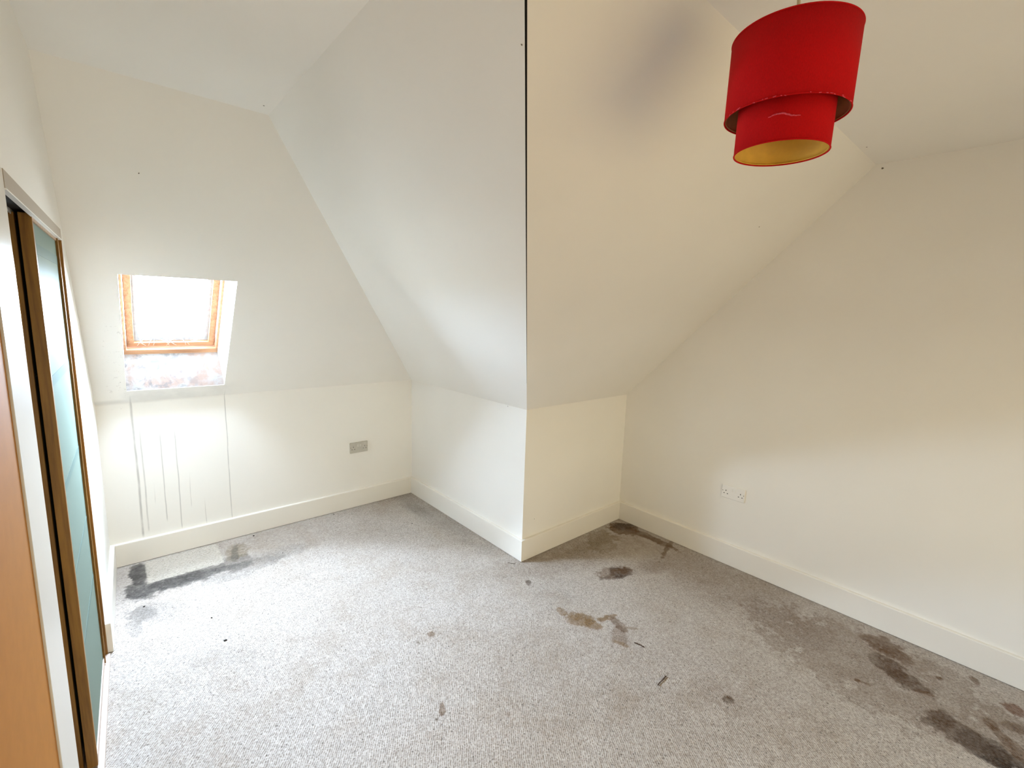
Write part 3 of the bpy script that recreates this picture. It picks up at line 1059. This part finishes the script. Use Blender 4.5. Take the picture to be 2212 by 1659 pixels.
# spider, bulb holder, flex, ceiling rose
for i in range(3):
    a_ = 2 * math.pi * i / 3 + .5
    from_bm('spider_arm', tube_bm([(.02 * math.cos(a_), .02 * math.sin(a_), H2 + H1 - .035), ((R1 - .002) * math.cos(a_), (R1 - .002) * math.sin(a_), H2 + H1 - .004)], .0013, 6), M['metal'], so)
    from_bm('spider_arm', tube_bm([((R2 - .001) * math.cos(a_), (R2 - .001) * math.sin(a_), top2 - .01), ((R1 - .002) * math.cos(a_), (R1 - .002) * math.sin(a_), top2 + .01)], .0013, 6), M['metal'], si)
torus('spider_ring', .021, .0018, H2 + H1 - .035, M['metal'], so, 32)
lathe('bulb_holder', [(.0, H2 + H1 - .095), (.017, H2 + H1 - .095), (.018, H2 + H1 - .04), (.022, H2 + H1 - .036), (.016, H2 + H1 - .02), (.006, H2 + H1 - .006), (.004, H2 + H1)], M['plastic'], lamp, 32)
ztop = H - LB.z
from_bm('cord', tube_bm([(0, 0, H2 + H1 - .01), (.001, .0, H2 + H1 + .06), (-.004, .007, ztop - .02)], .0035, 10), M['cord'], lamp, True)
ro = lathe('ceiling_rose', [(.0, -.030), (.008, -.030), (.018, -.022), (.036, -.014), (.040, 0), (.0, 0)], M['plastic'], lamp, 40)
ro.matrix_parent_inverse = Matrix.Identity(4)
ro.location = (-.004, .007, ztop - .0005)

# ================================================================== litter on the carpet
def twig(a, b, r, label):
    a, b = Vector((*a, 0)), Vector((*b, 0))
    o = empty('t')
    bpy.data.objects.remove(o)
    L = (b - a).length
    d_ = (b - a).normalized()
    s_ = Vector((-d_.y, d_.x, 0))
    pts = [Vector((0, 0, r + .001)) + d_ * L * (i / 6 - .5) + s_ * rng.uniform(-.0012, .0012) + Vector((0, 0, rng.uniform(0, .001))) for i in range(7)]
    t_ = from_bm('twig', tube_bm(pts, [r * rng.uniform(.75, 1.15) for _ in pts], 7), M['twig'])
    t_.location = (a + b) / 2
    return tag(t_, label, 'twig', 'dry twigs on the carpet')


twig((-.078, -.924), (-.068, -.973), .0026, 'short dark twig just right of the ochre carpet stain')
twig((-.225, -1.146), (-.150, -1.142), .0024, 'dark twig slanting on bare carpet towards the viewer, nearest of the twigs')
twig((-.092, .028), (-.065, -.014), .0014, 'thin twig lying at the foot of the projecting wall corner')


def crumb(x, y, r, label, mat='dust_dark'):
    bm = bmesh.new()
    bmesh.ops.create_icosphere(bm, subdivisions=2, radius=r * .68)
    for v in bm.verts:
        v.co *= rng.uniform(.7, 1.15)
        v.co.z *= .6
        v.co.x *= 1.3
    o = from_bm('debris_crumb', bm, M[mat])
    o.location = (x, y, r * .32)
    o.rotation_euler = (0, 0, rng.uniform(0, 3))
    return tag(o, label, 'crumb', 'dark crumbs on the carpet')


crumb(-1.272, 1.391, .008, 'black crumb beside the alcove skirting, right of the pale rectangle')
crumb(-1.620, .331, .009, 'largest dark brown crumb on open carpet near the wardrobe door')
crumb(-.708, 1.405, .006, 'dark crumb touching the alcove skirting below the grey socket')
crumb(-1.643, .563, .006, 'small black crumb between the wardrobe door and the pale rectangle')
crumb(-1.180, 1.025, .005, 'tiny black crumb at the right end of the grey mould streak')
crumb(-1.900, .883, .007, 'dark crumb near the left skirting in front of the grey mould')
crumb(-.304, .899, .0055, 'dark crumb in the shaded corner by the alcove side wall')

# countless specks of grit
bm = bmesh.new()
for i in range(520):
    x, y = rng.uniform(-1.98, 1.0), rng.uniform(-2.2, 1.42)
    if x > -.03 and y > -.03:
        continue
    if rng.random() < .45:
        x, y = rng.gauss(-1.3, .5), rng.gauss(.8, .5)
        if not (-1.98 < x < -.05 and -2 < y < 1.42):
            continue
    r = rng.uniform(.0007, .0021)
    c0 = Vector((x, y, r * .5))
    vs_ = [bm.verts.new(c0 + Vector((rng.uniform(-1, 1) * r * 1.6, rng.uniform(-1, 1) * r * 1.6, s_ * r * .7))) for s_ in (-.5, -.5, -.5, 1)]
    for t3 in ((0, 1, 2), (0, 1, 3), (1, 2, 3), (0, 2, 3)):
        bm.faces.new([vs_[k_] for k_ in t3])
gr = from_bm('carpet_grit', bm, M['dust_dark'])
tag(gr, 'tiny dark specks of grit strewn over the carpet', 'grit', kind='stuff')


# small nicks and specks on the paintwork
def mark(parent, p, n_, r, mat=None):
    bm = bmesh.new()
    n_ = Vector(n_).normalized()
    a_ = n_.orthogonal().normalized()
    b_ = n_.cross(a_)
    ring = [bm.verts.new(Vector(p) - n_ * .0006 + (a_ * math.cos(t) * rng.uniform(.7, 1.3) + b_ * math.sin(t) * rng.uniform(.5, 1)) * r) for t in [k_ * math.pi / 4 for k_ in range(8)]]
    top = bm.verts.new(Vector(p) - n_ * .0022)
    for k_ in range(8):
        bm.faces.new((ring[k_], ring[(k_ + 1) % 8], top))
    bm.faces.new(ring)
    return from_bm('speck', bm, mat or M['twig'], parent)


ob = bpy.data.objects
mark(ob['ceiling'], (-1.39, .129, H), (0, 0, 1), .0035)
mark(ob['ceiling'], (.73, -1.41, H), (0, 0, 1), .004)
mark(ob['ceiling_recess'], (.552, -1.05, K + 1.05 * TC), (0, TC, 1), .0035)
mark(ob['wall_right'], (CL, -1.41, 2.372), (1, 0, 0), .006, M['closet'])
mark(ob['ceiling_alcove'], (-1.169, -1.184, K + 1.169 * TB), (TB, 0, 1), .0022, M['closet'])
mark(ob['wall_alcove'], (0, .182, .998), (1, 0, 0), .003)
mark(ob['wall_recess'], (.104, 0, .257), (0, 1, 0), .003)
mark(ob['ceiling_back'], (-1.788, .465, za(.465)), NA, .003)
bpy.context.view_layer.update()
